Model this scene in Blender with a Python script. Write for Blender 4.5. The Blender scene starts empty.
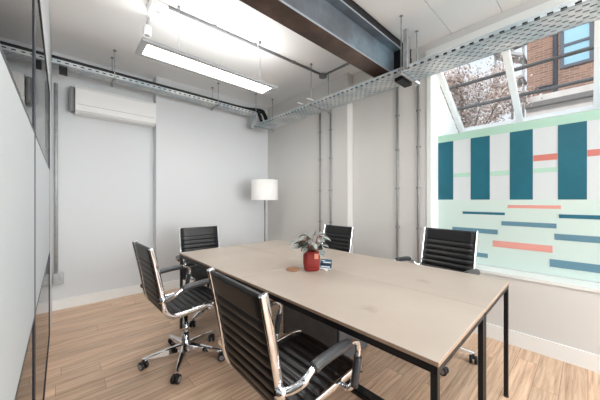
import bpy, bmesh, math, random
from mathutils import Vector, Matrix
random.seed(7)
S = bpy.context.scene
COL = S.collection
PI = math.pi
R = math.radians

# ------------------------------------------------------------------ helpers
def lin(c):
    return tuple(((v/255)/12.92 if v/255 <= .04045 else ((v/255+.055)/1.055)**2.4) for v in c) + (1,)

def mat(name, rgb, rough=.5, metal=0, noise=0, nscale=8, bump=0, bscale=60, coat=0, spec=None):
    m = bpy.data.materials.new(name); m.use_nodes = True
    nt = m.node_tree; b = nt.nodes['Principled BSDF']
    b.inputs['Base Color'].default_value = lin(rgb)
    b.inputs['Roughness'].default_value = rough
    b.inputs['Metallic'].default_value = metal
    if coat: b.inputs['Coat Weight'].default_value = coat
    if spec is not None: b.inputs['Specular IOR Level'].default_value = spec
    tc = nt.nodes.new('ShaderNodeTexCoord')
    if noise:
        n = nt.nodes.new('ShaderNodeTexNoise'); n.inputs['Scale'].default_value = nscale; n.inputs['Detail'].default_value = 5
        nt.links.new(tc.outputs['Object'], n.inputs['Vector'])
        r = nt.nodes.new('ShaderNodeValToRGB')
        c = lin(rgb)
        r.color_ramp.elements[0].position = .3; r.color_ramp.elements[1].position = .7
        r.color_ramp.elements[0].color = tuple(max(0, v*(1-noise)) for v in c[:3])+(1,)
        r.color_ramp.elements[1].color = tuple(min(1, v*(1+noise)) for v in c[:3])+(1,)
        nt.links.new(n.outputs['Fac'], r.inputs['Fac']); nt.links.new(r.outputs['Color'], b.inputs['Base Color'])
    if bump:
        n2 = nt.nodes.new('ShaderNodeTexNoise'); n2.inputs['Scale'].default_value = bscale
        nt.links.new(tc.outputs['Object'], n2.inputs['Vector'])
        bp = nt.nodes.new('ShaderNodeBump'); bp.inputs['Strength'].default_value = bump; bp.inputs['Distance'].default_value = .005
        nt.links.new(n2.outputs['Fac'], bp.inputs['Height']); nt.links.new(bp.outputs['Normal'], b.inputs['Normal'])
    return m

def emit(name, rgb, s):
    m = bpy.data.materials.new(name); m.use_nodes = True
    b = m.node_tree.nodes['Principled BSDF']
    b.inputs['Base Color'].default_value = lin(rgb)
    b.inputs['Emission Color'].default_value = lin(rgb); b.inputs['Emission Strength'].default_value = s
    return m

def glassmat(name, ior, tint=(1, 1, 1)):
    m = bpy.data.materials.new(name); m.use_nodes = True
    nt = m.node_tree; nt.nodes.clear()
    o = nt.nodes.new('ShaderNodeOutputMaterial'); mx = nt.nodes.new('ShaderNodeMixShader')
    f = nt.nodes.new('ShaderNodeFresnel'); f.inputs['IOR'].default_value = ior
    t = nt.nodes.new('ShaderNodeBsdfTransparent'); t.inputs['Color'].default_value = tint+(1,)
    g = nt.nodes.new('ShaderNodeBsdfGlossy'); g.inputs['Roughness'].default_value = 0
    geo = nt.nodes.new('ShaderNodeNewGeometry')
    # the same reflectance seen from either face of the pane
    mth = nt.nodes.new('ShaderNodeMapRange'); mth.inputs['To Min'].default_value = ior; mth.inputs['To Max'].default_value = 1/ior
    nt.links.new(geo.outputs['Backfacing'], mth.inputs['Value'])
    f.inputs['IOR'].default_value = ior
    nt.links.new(f.outputs['Fac'], mx.inputs['Fac'])
    nt.links.new(t.outputs[0], mx.inputs[1]); nt.links.new(g.outputs[0], mx.inputs[2])
    nt.nodes.remove(mth); nt.nodes.remove(geo)
    nt.links.new(mx.outputs[0], o.inputs['Surface'])
    return m

class MB:
    def __init__(s): s.bm = bmesh.new(); s.mi = 0
    def _f(s, vs):
        try:
            f = s.bm.faces.new(vs); f.material_index = s.mi; return f
        except ValueError: return None
    def box(s, x0, x1, y0, y1, z0, z1, bevel=0, seg=2):
        r = bmesh.ops.create_cube(s.bm, size=1, matrix=Matrix.Translation(((x0+x1)/2, (y0+y1)/2, (z0+z1)/2)) @ Matrix.Diagonal((abs(x1-x0), abs(y1-y0), abs(z1-z0), 1)))
        vs = r['verts']
        for f in set(f for v in vs for f in v.link_faces): f.material_index = s.mi
        if bevel:
            es = list(set(e for v in vs for e in v.link_edges))
            bmesh.ops.bevel(s.bm, geom=es, offset=bevel, segments=seg, affect='EDGES', profile=.5)
        return s
    def obox(s, p0, p1, w, h, up=(0, 0, 1)):
        """box beam between two points, w wide, h high"""
        p0 = Vector(p0); p1 = Vector(p1); d = (p1-p0).normalized(); u = Vector(up)
        r = d.cross(u).normalized(); u = r.cross(d)
        vv = []
        for p in (p0, p1):
            for a, b in ((-1, -1), (1, -1), (1, 1), (-1, 1)):
                vv.append(s.bm.verts.new(p+r*a*w/2+u*b*h/2))
        for q in ((3, 2, 1, 0), (4, 5, 6, 7), (0, 1, 5, 4), (1, 2, 6, 5), (2, 3, 7, 6), (3, 0, 4, 7)):
            s._f([vv[i] for i in q])
        return s
    def tube(s, pts, rad, n=10, cap=True):
        pts = [Vector(p) for p in pts]; rings = []
        prev = None
        for i, p in enumerate(pts):
            a = pts[max(0, i-1)]; b = pts[min(len(pts)-1, i+1)]
            d = (b-a).normalized()
            if prev is None:
                u = Vector((0, 0, 1)) if abs(d.z) < .9 else Vector((1, 0, 0))
                u = (u-d*u.dot(d)).normalized()
            else:
                u = (prev-d*prev.dot(d)).normalized()
            prev = u; v = d.cross(u)
            r = rad[i] if isinstance(rad, (list, tuple)) else rad
            rings.append([s.bm.verts.new(p+(u*math.cos(2*PI*k/n)+v*math.sin(2*PI*k/n))*r) for k in range(n)])
        for i in range(len(rings)-1):
            for k in range(n):
                f = s._f([rings[i][k], rings[i][(k+1) % n], rings[i+1][(k+1) % n], rings[i+1][k]])
                if f: f.smooth = True
        if cap:
            s._f(rings[0][::-1]); s._f(rings[-1])
        return s
    def lathe(s, prof, c=(0, 0, 0), n=24, sx=1, sy=1):
        rings = []
        for r, z in prof:
            rings.append([s.bm.verts.new((c[0]+sx*r*math.cos(2*PI*k/n), c[1]+sy*r*math.sin(2*PI*k/n), c[2]+z)) for k in range(n)])
        for i in range(len(rings)-1):
            for k in range(n):
                f = s._f([rings[i][k], rings[i][(k+1) % n], rings[i+1][(k+1) % n], rings[i+1][k]])
                if f: f.smooth = True
        s._f(rings[0][::-1]); s._f(rings[-1])
        return s
    def sweep(s, loop_pts_list, closed=True, cap=True, smooth=True):
        rings = [[s.bm.verts.new(p) for p in L] for L in loop_pts_list]
        n = len(rings[0])
        for i in range(len(rings)-1):
            for k in range(n if closed else n-1):
                f = s._f([rings[i][k], rings[i][(k+1) % n], rings[i+1][(k+1) % n], rings[i+1][k]])
                if f: f.smooth = smooth
        if cap and closed:
            s._f(rings[0][::-1]); s._f(rings[-1])
        return s
    def quad(s, a, b, c, d): s._f([s.bm.verts.new(p) for p in (a, b, c, d)]); return s
    def build(s, name, m, parent=None, at=None, recalc=True):
        if recalc: bmesh.ops.recalc_face_normals(s.bm, faces=s.bm.faces[:])
        me = bpy.data.meshes.new(name); s.bm.to_mesh(me); s.bm.free()
        for x in (m if isinstance(m, (list, tuple)) else [m]): me.materials.append(x)
        o = bpy.data.objects.new(name, me); COL.objects.link(o)
        if parent: o.parent = parent
        if at is not None:
            me.transform(Matrix.Translation(-Vector(at))); o.location = at
        return o

def tag(o, label, cat, group=None):
    o['label'] = label; o['category'] = cat
    if group: o['group'] = group
    return o
def thing(name, label, cat, loc=(0, 0, 0), rz=0, group=None):
    o = bpy.data.objects.new(name, None); COL.objects.link(o)
    o.location = loc; o.rotation_euler = (0, 0, rz); o.empty_display_size = .1
    return tag(o, label, cat, group)
def struct(o): o['kind'] = 'structure'; return o
def part(mb, name, m, root):
    """part built in world space under a root that sits at root.location (no rotation)"""
    o = mb.build(name, m); o.data.transform(Matrix.Translation(-Vector(root.location))); o.parent = root
    return o
def arc(cx, cz, r, a0, a1, n=6):
    return [(cx+r*math.cos(R(a0+(a1-a0)*i/n)), cz+r*math.sin(R(a0+(a1-a0)*i/n))) for i in range(n+1)]

# ------------------------------------------------------------------ materials
WHITE = mat('wall_paint', (219, 222, 224), .75, bump=.05, bscale=90)
GREYW = mat('wall_paint_warm', (217, 216, 213), .75, bump=.05, bscale=90)
CEIL = mat('ceiling_paint', (244, 244, 243), .8, bump=.08, bscale=40)
TRIM = mat('trim_white', (240, 241, 239), .45)
FRAMEW = mat('window_frame_white', (236, 240, 238), .4)
BLACKM = mat('black_metal', (22, 23, 26), .45, .3)
DARKFR = mat('dark_frame', (42, 44, 52), .4, .5)
GALV = mat('galvanised_steel', (172, 176, 178), .42, .45, noise=.18, nscale=25)
CONDM = mat('conduit_steel', (186, 188, 189), .45, .3, noise=.12, nscale=15)
CONDR = mat('wall_conduit_grey', (150, 150, 150), .45, .3, noise=.1, nscale=15)
CONDC = mat('ceiling_conduit_grey', (138, 140, 142), .5, .2)
CABLE = mat('black_cable', (20, 20, 24), .5)
CHROME = mat('chrome', (225, 226, 230), .08, 1)
LEATHER = mat('black_leather', (21, 21, 23), .36, bump=.08, bscale=150)
ARMPAD = mat('armrest_grey_black', (62, 63, 66), .28)
RUBBER = mat('castor_black', (24, 24, 28), .4)
CASTW = mat('castor_grey', (150, 154, 160), .3, .6)
LIGHTH = mat('light_housing_grey', (196, 200, 203), .4)
WHITEP = mat('white_plastic', (238, 238, 237), .35)
GREYP = mat('grey_plastic', (140, 141, 142), .5)
LAMPSH = mat('lampshade_fabric', (243, 241, 238), .8)
LAMPP = mat('lamp_pole', (150, 146, 140), .35, .8)
CABD = mat('cabinet_grey', (88, 89, 92), .45, noise=.15, nscale=12)
GAPBLK = mat('gap_black', (20, 21, 24), .6)
POTRED = mat('pot_red', (142, 36, 30), .55)
SALMON = mat('pot_tag_salmon', (222, 140, 118), .6)
SOIL = mat('soil', (52, 40, 32), .9, bump=.5)
LEAF = mat('leaf_silver', (150, 156, 152), .55, noise=.45, nscale=60)
LEAFB = mat('leaf_brown', (120, 78, 60), .6)
LEAFR = mat('leaf_red', (140, 40, 34), .6)
COASTER = mat('coaster_wood', (156, 112, 82), .55, noise=.15, nscale=40)
CARDM = mat('card_teal', (42, 92, 118), .4)
CARDW = mat('card_white', (232, 236, 236), .5)
CARDN = mat('card_navy', (28, 44, 66), .4)

def wood_floor():
    m = bpy.data.materials.new('laminate_floor'); m.use_nodes = True
    nt = m.node_tree; N = nt.nodes.new; L = nt.links.new; b = nt.nodes['Principled BSDF']
    tc = N('ShaderNodeTexCoord')
    br = N('ShaderNodeTexBrick'); br.inputs['Scale'].default_value = 1
    br.inputs['Brick Width'].default_value = 1.28; br.inputs['Row Height'].default_value = .128
    br.inputs['Mortar Size'].default_value = .0014; br.inputs['Mortar Smooth'].default_value = .3
    br.offset = .37; br.offset_frequency = 2
    br.inputs['Color1'].default_value = (0, 0, 0, 1); br.inputs['Color2'].default_value = (1, 1, 1, 1); br.inputs['Mortar'].default_value = (.5, .5, .5, 1)
    br.offset = 0
    fs = N('ShaderNodeSeparateXYZ'); L(tc.outputs['Object'], fs.inputs[0])
    dv = N('ShaderNodeMath'); dv.operation = 'DIVIDE'; dv.inputs[1].default_value = .128; L(fs.outputs['Y'], dv.inputs[0])
    fl = N('ShaderNodeMath'); fl.operation = 'FLOOR'; L(dv.outputs[0], fl.inputs[0])
    wn = N('ShaderNodeTexWhiteNoise'); wn.noise_dimensions = '1D'; L(fl.outputs[0], wn.inputs['W'])
    ml = N('ShaderNodeMath'); ml.operation = 'MULTIPLY_ADD'; ml.inputs[1].default_value = 1.28; L(wn.outputs['Value'], ml.inputs[0]); L(fs.outputs['X'], ml.inputs[2])
    fc = N('ShaderNodeCombineXYZ'); L(ml.outputs[0], fc.inputs['X']); L(fs.outputs['Y'], fc.inputs['Y'])
    L(fc.outputs[0], br.inputs['Vector'])
    mp = N('ShaderNodeMapping'); mp.inputs['Scale'].default_value = (1.6, 34, 1); L(tc.outputs['Object'], mp.inputs['Vector'])
    # shift grain per plank
    add = N('ShaderNodeVectorMath'); add.operation = 'ADD'; L(mp.outputs[0], add.inputs[0])
    sc = N('ShaderNodeVectorMath'); sc.operation = 'SCALE'; sc.inputs['Scale'].default_value = 7; L(br.outputs['Color'], sc.inputs[0]); L(sc.outputs[0], add.inputs[1])
    n = N('ShaderNodeTexNoise'); n.inputs['Scale'].default_value = 1.5; n.inputs['Detail'].default_value = 8; n.inputs['Roughness'].default_value = .65; n.inputs['Distortion'].default_value = .4
    L(add.outputs[0], n.inputs['Vector'])
    r = N('ShaderNodeValToRGB'); e = r.color_ramp.elements
    e[0].position = .28; e[0].color = lin((172, 138, 112)); e[1].position = .72; e[1].color = lin((240, 214, 188))
    k = e.new(.5); k.color = lin((218, 184, 154))
    L(n.outputs['Fac'], r.inputs['Fac'])
    hs = N('ShaderNodeHueSaturation'); mr = N('ShaderNodeMapRange'); mr.inputs['To Min'].default_value = .88; mr.inputs['To Max'].default_value = 1.12
    L(br.outputs['Color'], mr.inputs['Value']); L(mr.outputs[0], hs.inputs['Value']); L(r.outputs['Color'], hs.inputs['Color'])
    mx = N('ShaderNodeMix'); mx.data_type = 'RGBA'; mx.inputs['B'].default_value = lin((146, 116, 92))
    L(br.outputs['Fac'], mx.inputs['Factor']); L(hs.outputs[0], mx.inputs['A']); L(mx.outputs['Result'], b.inputs['Base Color'])
    b.inputs['Roughness'].default_value = .42
    bp = N('ShaderNodeBump'); bp.inputs['Strength'].default_value = .12; bp.inputs['Distance'].default_value = .002
    L(n.outputs['Fac'], bp.inputs['Height']); L(bp.outputs[0], b.inputs['Normal'])
    return m
FLOOR = wood_floor()

def table_mat():
    m = bpy.data.materials.new('desk_top_board'); m.use_nodes = True
    nt = m.node_tree; N = nt.nodes.new; L = nt.links.new; b = nt.nodes['Principled BSDF']
    tc = N('ShaderNodeTexCoord')
    n = N('ShaderNodeTexNoise'); n.inputs['Scale'].default_value = 2.2; n.inputs['Detail'].default_value = 7; L(tc.outputs['Object'], n.inputs['Vector'])
    r = N('ShaderNodeValToRGB'); e = r.color_ramp.elements
    e[0].position = .3; e[0].color = lin((174, 161, 148)); e[1].position = .7; e[1].color = lin((188, 176, 164))
    L(n.outputs['Fac'], r.inputs['Fac'])
    # small dark scuffs
    n2 = N('ShaderNodeTexNoise'); n2.inputs['Scale'].default_value = 5; n2.inputs['Detail'].default_value = 4; L(tc.outputs['Object'], n2.inputs['Vector'])
    r2 = N('ShaderNodeValToRGB'); f = r2.color_ramp.elements
    f[0].position = .68; f[0].color = (0, 0, 0, 1); f[1].position = .8; f[1].color = (.5, .5, .5, 1); L(n2.outputs['Fac'], r2.inputs['Fac'])
    mx = N('ShaderNodeMix'); mx.data_type = 'RGBA'; mx.inputs['B'].default_value = lin((140, 124, 108))
    L(r2.outputs['Color'], mx.inputs['Factor']); L(r.outputs['Color'], mx.inputs['A']); L(mx.outputs['Result'], b.inputs['Base Color'])
    b.inputs['Roughness'].default_value = .38
    return m
TOPM = table_mat()
TOPEDGE = mat('desk_edge_ply', (168, 142, 120), .55, noise=.12, nscale=30)

def perforated(axis):
    """galvanised sheet with rows of slots punched right through"""
    m = bpy.data.materials.new('perforated_galvanised'); m.use_nodes = True
    nt = m.node_tree; N = nt.nodes.new; L = nt.links.new
    b = nt.nodes['Principled BSDF']; out = nt.nodes['Material Output']
    tc = N('ShaderNodeTexCoord'); sp = N('ShaderNodeSeparateXYZ'); L(tc.outputs['Object'], sp.inputs[0])
    b.inputs['Metallic'].default_value = .25; b.inputs['Roughness'].default_value = .42
    n = N('ShaderNodeTexNoise'); n.inputs['Scale'].default_value = 3.5; n.inputs['Detail'].default_value = 6; L(tc.outputs['Object'], n.inputs['Vector'])
    r = N('ShaderNodeValToRGB'); e = r.color_ramp.elements
    e[0].position = .35; e[0].color = lin((170, 186, 194)); e[1].position = .62; e[1].color = lin((222, 225, 226))
    L(n.outputs['Fac'], r.inputs['Fac']); L(r.outputs['Color'], b.inputs['Base Color'])
    def M(op, a, bb=None):
        x = N('ShaderNodeMath'); x.operation = op
        for i, v in enumerate((a, bb)):
            if v is None: continue
            if isinstance(v, (int, float)): x.inputs[i].default_value = v
            else: L(v, x.inputs[i])
        return x.outputs[0]
    u = sp.outputs['Y' if axis == 'Y' else 'X']
    # across the base, and down the lips
    vx = sp.outputs['X' if axis == 'Y' else 'Y']
    v = M('ADD', vx, sp.outputs['Z'])
    row = M('FLOOR', M('DIVIDE', v, .04))
    par = M('MULTIPLY', M('FLOORED_MODULO', row, 2.0), .5)
    uu = M('FRACT', M('ADD', M('DIVIDE', u, .062), par))
    vv = M('FRACT', M('DIVIDE', v, .04))
    du = M('ABSOLUTE', M('SUBTRACT', uu, .5)); dv = M('ABSOLUTE', M('SUBTRACT', vv, .5))
    hole = M('MULTIPLY', M('LESS_THAN', du, .24), M('LESS_THAN', dv, .2))
    t = N('ShaderNodeBsdfTransparent'); mx = N('ShaderNodeMixShader')
    L(hole, mx.inputs['Fac']); L(b.outputs[0], mx.inputs[1]); L(t.outputs[0], mx.inputs[2]); L(mx.outputs[0], out.inputs['Surface'])
    return m
PERFY = perforated('Y'); PERFX = perforated('X')

def brick_mat():
    m = bpy.data.materials.new('brown_brick'); m.use_nodes = True
    nt = m.node_tree; N = nt.nodes.new; L = nt.links.new; b = nt.nodes['Principled BSDF']
    tc = N('ShaderNodeTexCoord'); mp = N('ShaderNodeMapping'); mp.inputs['Rotation'].default_value = (R(90), 0, R(90)); L(tc.outputs['Object'], mp.inputs['Vector'])
    sp = N('ShaderNodeSeparateXYZ'); cb = N('ShaderNodeCombineXYZ'); L(tc.outputs['Object'], sp.inputs[0]); L(sp.outputs['Y'], cb.inputs['X']); L(sp.outputs['Z'], cb.inputs['Y'])
    br = N('ShaderNodeTexBrick'); br.inputs['Scale'].default_value = 1; br.inputs['Brick Width'].default_value = .24; br.inputs['Row Height'].default_value = .08; br.inputs['Mortar Size'].default_value = .008
    br.inputs['Color1'].default_value = lin((132, 98, 82)); br.inputs['Color2'].default_value = lin((164, 126, 106)); br.inputs['Mortar'].default_value = lin((170, 150, 135))
    L(cb.outputs[0], br.inputs['Vector']); L(br.outputs['Color'], b.inputs['Base Color']); b.inputs['Roughness'].default_value = .9
    nt.nodes.remove(mp)
    return m
BRICK = brick_mat()

def beam_mat(name, a, bb, c, sc):
    m = bpy.data.materials.new(name); m.use_nodes = True
    nt = m.node_tree; N = nt.nodes.new; L = nt.links.new; b = nt.nodes['Principled BSDF']
    tc = N('ShaderNodeTexCoord'); n = N('ShaderNodeTexNoise'); n.inputs['Scale'].default_value = sc; n.inputs['Detail'].default_value = 8; n.inputs['Roughness'].default_value = .6
    L(tc.outputs['Object'], n.inputs['Vector'])
    r = N('ShaderNodeValToRGB'); e = r.color_ramp.elements
    e[0].position = .32; e[0].color = lin(a); e[1].position = .68; e[1].color = lin(c); k = e.new(.5); k.color = lin(bb)
    L(n.outputs['Fac'], r.inputs['Fac']); L(r.outputs['Color'], b.inputs['Base Color'])
    b.inputs['Roughness'].default_value = .4; b.inputs['Metallic'].default_value = .35
    return m
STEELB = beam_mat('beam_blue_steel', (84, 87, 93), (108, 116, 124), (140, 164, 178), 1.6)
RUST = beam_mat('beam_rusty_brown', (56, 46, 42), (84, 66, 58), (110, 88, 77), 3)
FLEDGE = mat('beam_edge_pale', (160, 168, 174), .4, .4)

# ------------------------------------------------------------------ room constants
ZC = 2.96            # ceiling
XB = 2.92            # right wall near part
XF = 2.81            # right wall projecting part (far)
YA = 3.97            # back wall (projecting part)
YR = 4.11            # back wall recess
XG = -.08            # glass partition plane
XM = 3.12            # mural plane
YW = 1.138           # window opening far jamb
YN = -4.2            # behind the camera
XC = -1.7            # corridor wall

# floor, ceiling
o = struct(MB().box(XC-.1, 4.4, YN, 4.4, -.08, 0).build('floor', FLOOR))
struct(MB().box(XC-.1, XB+.1, YN, 4.4, ZC, ZC+.1).build('ceiling', CEIL))
# ceiling boards beyond the beam : shallow grooved lining
mb = MB()
y = 1.3
for i, (ya, yb) in enumerate([(.93, 1.33), (.52, .924), (.11, .514), (-.3, .104), (-.71, -.306), (-1.12, -.716), (-1.53, -1.126), (-1.94, -1.536), (-2.35, -1.946), (-4.2, -2.356)]):
    mb.box(XG, XB-.002, ya, yb, ZC-.012, ZC+.002)
struct(mb.build('trim_1', CEIL))
# back wall: recess + projecting part
struct(MB().box(XG-.02, .955, YR, YR+.15, 0, ZC).box(.955, XF+.3, YA, YR+.15, 0, ZC).box(XC, XG-.02, YR, YR+.15, 0, ZC).build('wall_back', WHITE))
# right wall
w = MB()
w.box(XF, XB+.25, 2.15, YA, 0, ZC)
w.box(XB, XB+.25, YW, 2.15, 0, ZC)
w.box(XB, XB+.25, YN, YW, 0, .6)          # under the window
w.box(XB, XB+.1, YN, YW, 2.86, ZC)        # above the window
struct(w.build('wall_right', GREYW))
# recess of the window: jamb, sill, head, mural backing wall
w = MB()
w.box(XM, 4.0, YN, YW+.15, .3, 1.97)      # backing wall behind mural (thick)
struct(w.build('wall_window', WHITE))
w = MB(); w.sweep([[(x, yy, z) for x, z in ((XB+.2501, 0), (4.1, 0), (4.1, 1.99), (3.9, 2.10), (XB+.2501, 2.575))] for yy in (YW, YW+.15)], smooth=False); w.box(XB-.012, XB+.25, YW-.012, YW+.03, .612, 2.77)
struct(w.build('trim_2', FRAMEW))
w = MB(); w.box(XB-.015, XM, YN, YW, .585, .612); struct(w.build('trim_3', FRAMEW))   # sill
w = MB(); w.box(XB-.02, XB+.1, YN, YW+.04, 2.775, 2.865); struct(w.build('trim_4', FRAMEW))  # head
# unseen wall behind the camera, its broad opening added to let light in
w = MB(); w.box(XC, XB+.2, YN-.12, YN, 0, .5).box(XC, XB+.2, YN-.12, YN, 2.75, ZC).box(XC, -.0, YN-.12, YN, .5, 2.75).box(2.7, XB+.2, YN-.12, YN, .5, 2.75)
struct(w.build('wall_front', WHITE))
w = MB()
for x in (.02, .9, 1.78, 2.66): w.box(x-.025, x+.025, YN-.09, YN-.03, .5, 2.75)
w.box(0, 2.7, YN-.09, YN-.03, .5, .55).box(0, 2.7, YN-.09, YN-.03, 2.7, 2.75)
struct(w.build('fill_window', FRAMEW))  # frame of the opening added for light, out of view
# corridor side
struct(MB().box(XC-.1, XC, YN, YR, 0, ZC).build('wall_corridor', WHITE))
# left wall: bulkhead over the glass and the return next to the back wall
struct(MB().box(XG-.08, XG, 3.36, YR, 0, ZC).box(XG-.08, XG, YN, 3.36, 2.27, ZC).build('wall_left', WHITE))
# baseboards
struct(MB().box(XG, .955, YR-.018, YR, 0, .115).box(.955-.018, .955, YA, YR, 0, .115).box(.937, XF, YA-.018, YA, 0, .115).build('baseboard_back', TRIM))
struct(MB().box(XF-.018, XF, 2.15, YA-.018, 0, .125).box(XB-.018, XB, YN, 2.15, 0, .125).box(XF-.018, XB-.018, 2.132, 2.15, 0, .125).build('baseboard_right', TRIM))

# ---- glass partition on the left
GLP = glassmat('partition_glass', 1.6)
FILM = mat('white_film', (198, 205, 209), .5)
g = bpy.data.objects.new('window_2', None); COL.objects.link(g); g['kind'] = 'structure'; g.location = (XG, 1.6, 0)
part(MB().box(XG-.012, XG-.004, YN, 3.34, .03, 2.25), 'pane', GLP, g)
part(MB().box(XG-.04, XG, YN, 3.36, 2.245, 2.27), 'frame_rail', DARKFR, g)
part(MB().box(XG-.04, XG, YN, 3.36, 0, .022), 'frame_rail', DARKFR, g)
part(MB().box(XG-.04, XG, 3.335, 3.36, .022, 2.245), 'frame_post', DARKFR, g)
part(MB().box(XG-.04, XG-.0005, 1.50, 1.565, .022, 2.245), 'frame_post', DARKFR, g)
BZ0, BZ1 = .80, 1.53
fl = part(MB().box(XG-.0035, XG-.001, YN, 3.335, BZ0, BZ1), 'white_panel', FILM, g)
part(MB().box(XG-.0035, XG-.0005, YN, 3.335, BZ1, BZ1+.012), 'panel_edge', DARKFR, g)
part(MB().box(XG-.0035, XG-.0005, YN, 3.335, BZ0-.012, BZ0), 'panel_edge', DARKFR, g)

# ---- sloped roof glazing
RG = glassmat('roof_glass', 1.35)
g = bpy.data.objects.new('window_1', None); COL.objects.link(g); g['kind'] = 'structure'; g.location = (3.4, .2, 2.4)
def slope(t, y, off=0):      # t=0 top, 1 bottom of the slope
    x = 3.0+t*(3.89-3.0); z = 2.74+t*(2.16-2.74)
    n = Vector((.546, 0, .838))
    return (Vector((x, y, z))+n*off)
BARD = mat('glazing_bar_dark', (86, 82, 80), .6)
for ya, yb in ((.52, 1.10), (-.06, .52), (-.64, -.06), (-1.22, -.64), (-1.8, -1.22)):
    P = [slope(0, ya), slope(0, yb), slope(1, yb), slope(1, ya)]
    Q = [slope(0, ya, .008), slope(0, yb, .008), slope(1, yb, .008), slope(1, ya, .008)]
    pane = MB(); pane.sweep([P, Q], smooth=False); part(pane, 'pane', RG, g)
up = (.546, 0, .838)
for yy, ww in ((1.105, .05), (.52, .055), (-.085, .10), (-.64, .055), (-1.22, .055), (-1.8, .055)):
    part(MB().obox(slope(-.02, yy, -.01), slope(1.02, yy, -.01), ww, .06, up), 'rafter', FRAMEW, g)
for t in (.36, .67):
    part(MB().obox(slope(t, 1.1, .035), slope(t, -1.8, .035), .024, .026, up), 'glazing_bar', BARD, g)
part(MB().obox(slope(1.0, 1.12, 0), slope(1.0, -1.85, 0), .06, .06, up), 'frame_rail', FRAMEW, g)
part(MB().obox(slope(0, 1.12, 0), slope(0, -1.85, 0), .07, .06, up), 'frame_rail', FRAMEW, g)
part(MB().obox((3.9, 1.12, 2.05), (3.9, -1.9, 2.05), .05, .17), 'upstand', FRAMEW, g)

# ---- mural
F = 262.; H = 1.264; th = R(42.3)
def on_x(px, py, X):
    a = math.atan((px-300)/F)+th
    Y = X/math.tan(a); d = Y*math.cos(th)+X*math.sin(th)
    return Y, H+(200-py)/F*d
MT = [mat('mural_mint', (203, 221, 215), .5), mat('mural_white', (210, 217, 219), .5), mat('mural_teal', (16, 98, 116), .5, noise=.08, nscale=6),
      mat('mural_coral', (204, 122, 112), .5), mat('mural_green', (176, 214, 196), .5), mat('mural_slate', (98, 138, 156), .5), mat('mural_deep', (36, 106, 128), .5), mat('mural_pink', (224, 158, 148), .5)]
mu = MB()
zt = 1.975; zs = 1.268; zb = .62; ye = -2.2
def mrect(y0, y1, z0, z1, mi, lv):
    mu.mi = mi; mu.box(XM-.006-.0012*lv, XM-.0005, min(y0, y1), max(y0, y1), z0, z1); mu.mi = 0
mrect(ye, YW, zb, zs, 0, 1)
mrect(ye, YW, zs, zt, 1, 1)
gb = on_x(441, 143, XM)[1]
mrect(ye, YW, gb, zt, 4, 2)
tx = [(440, 453.5), (471, 490), (510, 533), (558, 587)]
ys = [(on_x(a, 180, XM)[0], on_x(b, 180, XM)[0]) for a, b in tx]
ys[0] = (YW, ys[0][1])
pitch = ys[2][0]-ys[3][0]
for k in range(1, 5): ys.append((ys[3][0]-pitch*k, ys[3][1]-pitch*k))
for a, b in ys:
    if a > ye+.3: mrect(a, b, zs, gb, 2, 3)
def dash(x0, x1, yc0, yc1, mi, ex=0):
    xm = (x0+x1)/2
    Y0 = on_x(x0, 200, XM)[0]; Y1 = on_x(x1, 200, XM)[0]-ex
    za = on_x(xm, yc1, XM)[1]; zz = on_x(xm, yc0, XM)[1]
    mrect(Y0, Y1, za, zz, mi, 4)
for d in [(454, 470.5, 173, 177, 4), (490.5, 509.5, 171, 175.5, 4), (533.5, 557.5, 168, 172.3, 4), (533.5, 557.5, 154.5, 160.5, 3), (587.5, 612, 149, 155.5, 3)]: dash(*d)
for d in [(463, 505, 212, 214.4, 6), (508, 561, 205.2, 208.4, 7), (559, 612, 215, 219, 6), (501.7, 556.6, 222.3, 226.8, 5), (452.7, 498, 228.2, 232.6, 5),
          (554.6, 612, 235.5, 241.8, 5), (493, 552.7, 243, 249.5, 7), (446, 488, 251, 255, 5), (550, 612, 262.5, 270.5, 5)]: dash(*d)
tag(mu.build('wall_mural', MT, at=(XM, 0, 1.0)), 'painted mural of teal stripes over mint with coral and slate dashes, below the roof window', 'mural')

# ------------------------------------------------------------------ steel beam
t = thing('steel_beam', 'heavy steel I-beam with rusty brown underside and blue-grey web under the ceiling', 'beam', (1.4, 1.415, 2.54))
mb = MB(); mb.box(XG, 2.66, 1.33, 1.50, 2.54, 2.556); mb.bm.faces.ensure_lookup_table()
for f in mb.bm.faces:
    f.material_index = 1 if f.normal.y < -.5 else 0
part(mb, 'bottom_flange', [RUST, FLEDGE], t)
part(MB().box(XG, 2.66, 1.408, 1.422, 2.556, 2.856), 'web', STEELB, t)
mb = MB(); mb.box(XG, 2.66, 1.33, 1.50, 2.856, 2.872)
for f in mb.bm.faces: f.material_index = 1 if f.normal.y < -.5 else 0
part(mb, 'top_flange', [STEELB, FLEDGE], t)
part(MB().box(2.66, 2.91, 1.335, 1.47, 2.63, 2.855), 'end_bracket', BLACKM, t)
part(MB().box(2.645, 2.657, 1.335, 1.405, 2.558, 2.855), 'stiffener', BLACKM, t)
struct(MB().box(XG, XB-.001, 1.345, 1.5, 2.873, ZC).build('trim_5', GAPBLK))  # black strip filling the gap between beam top and ceiling

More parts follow.
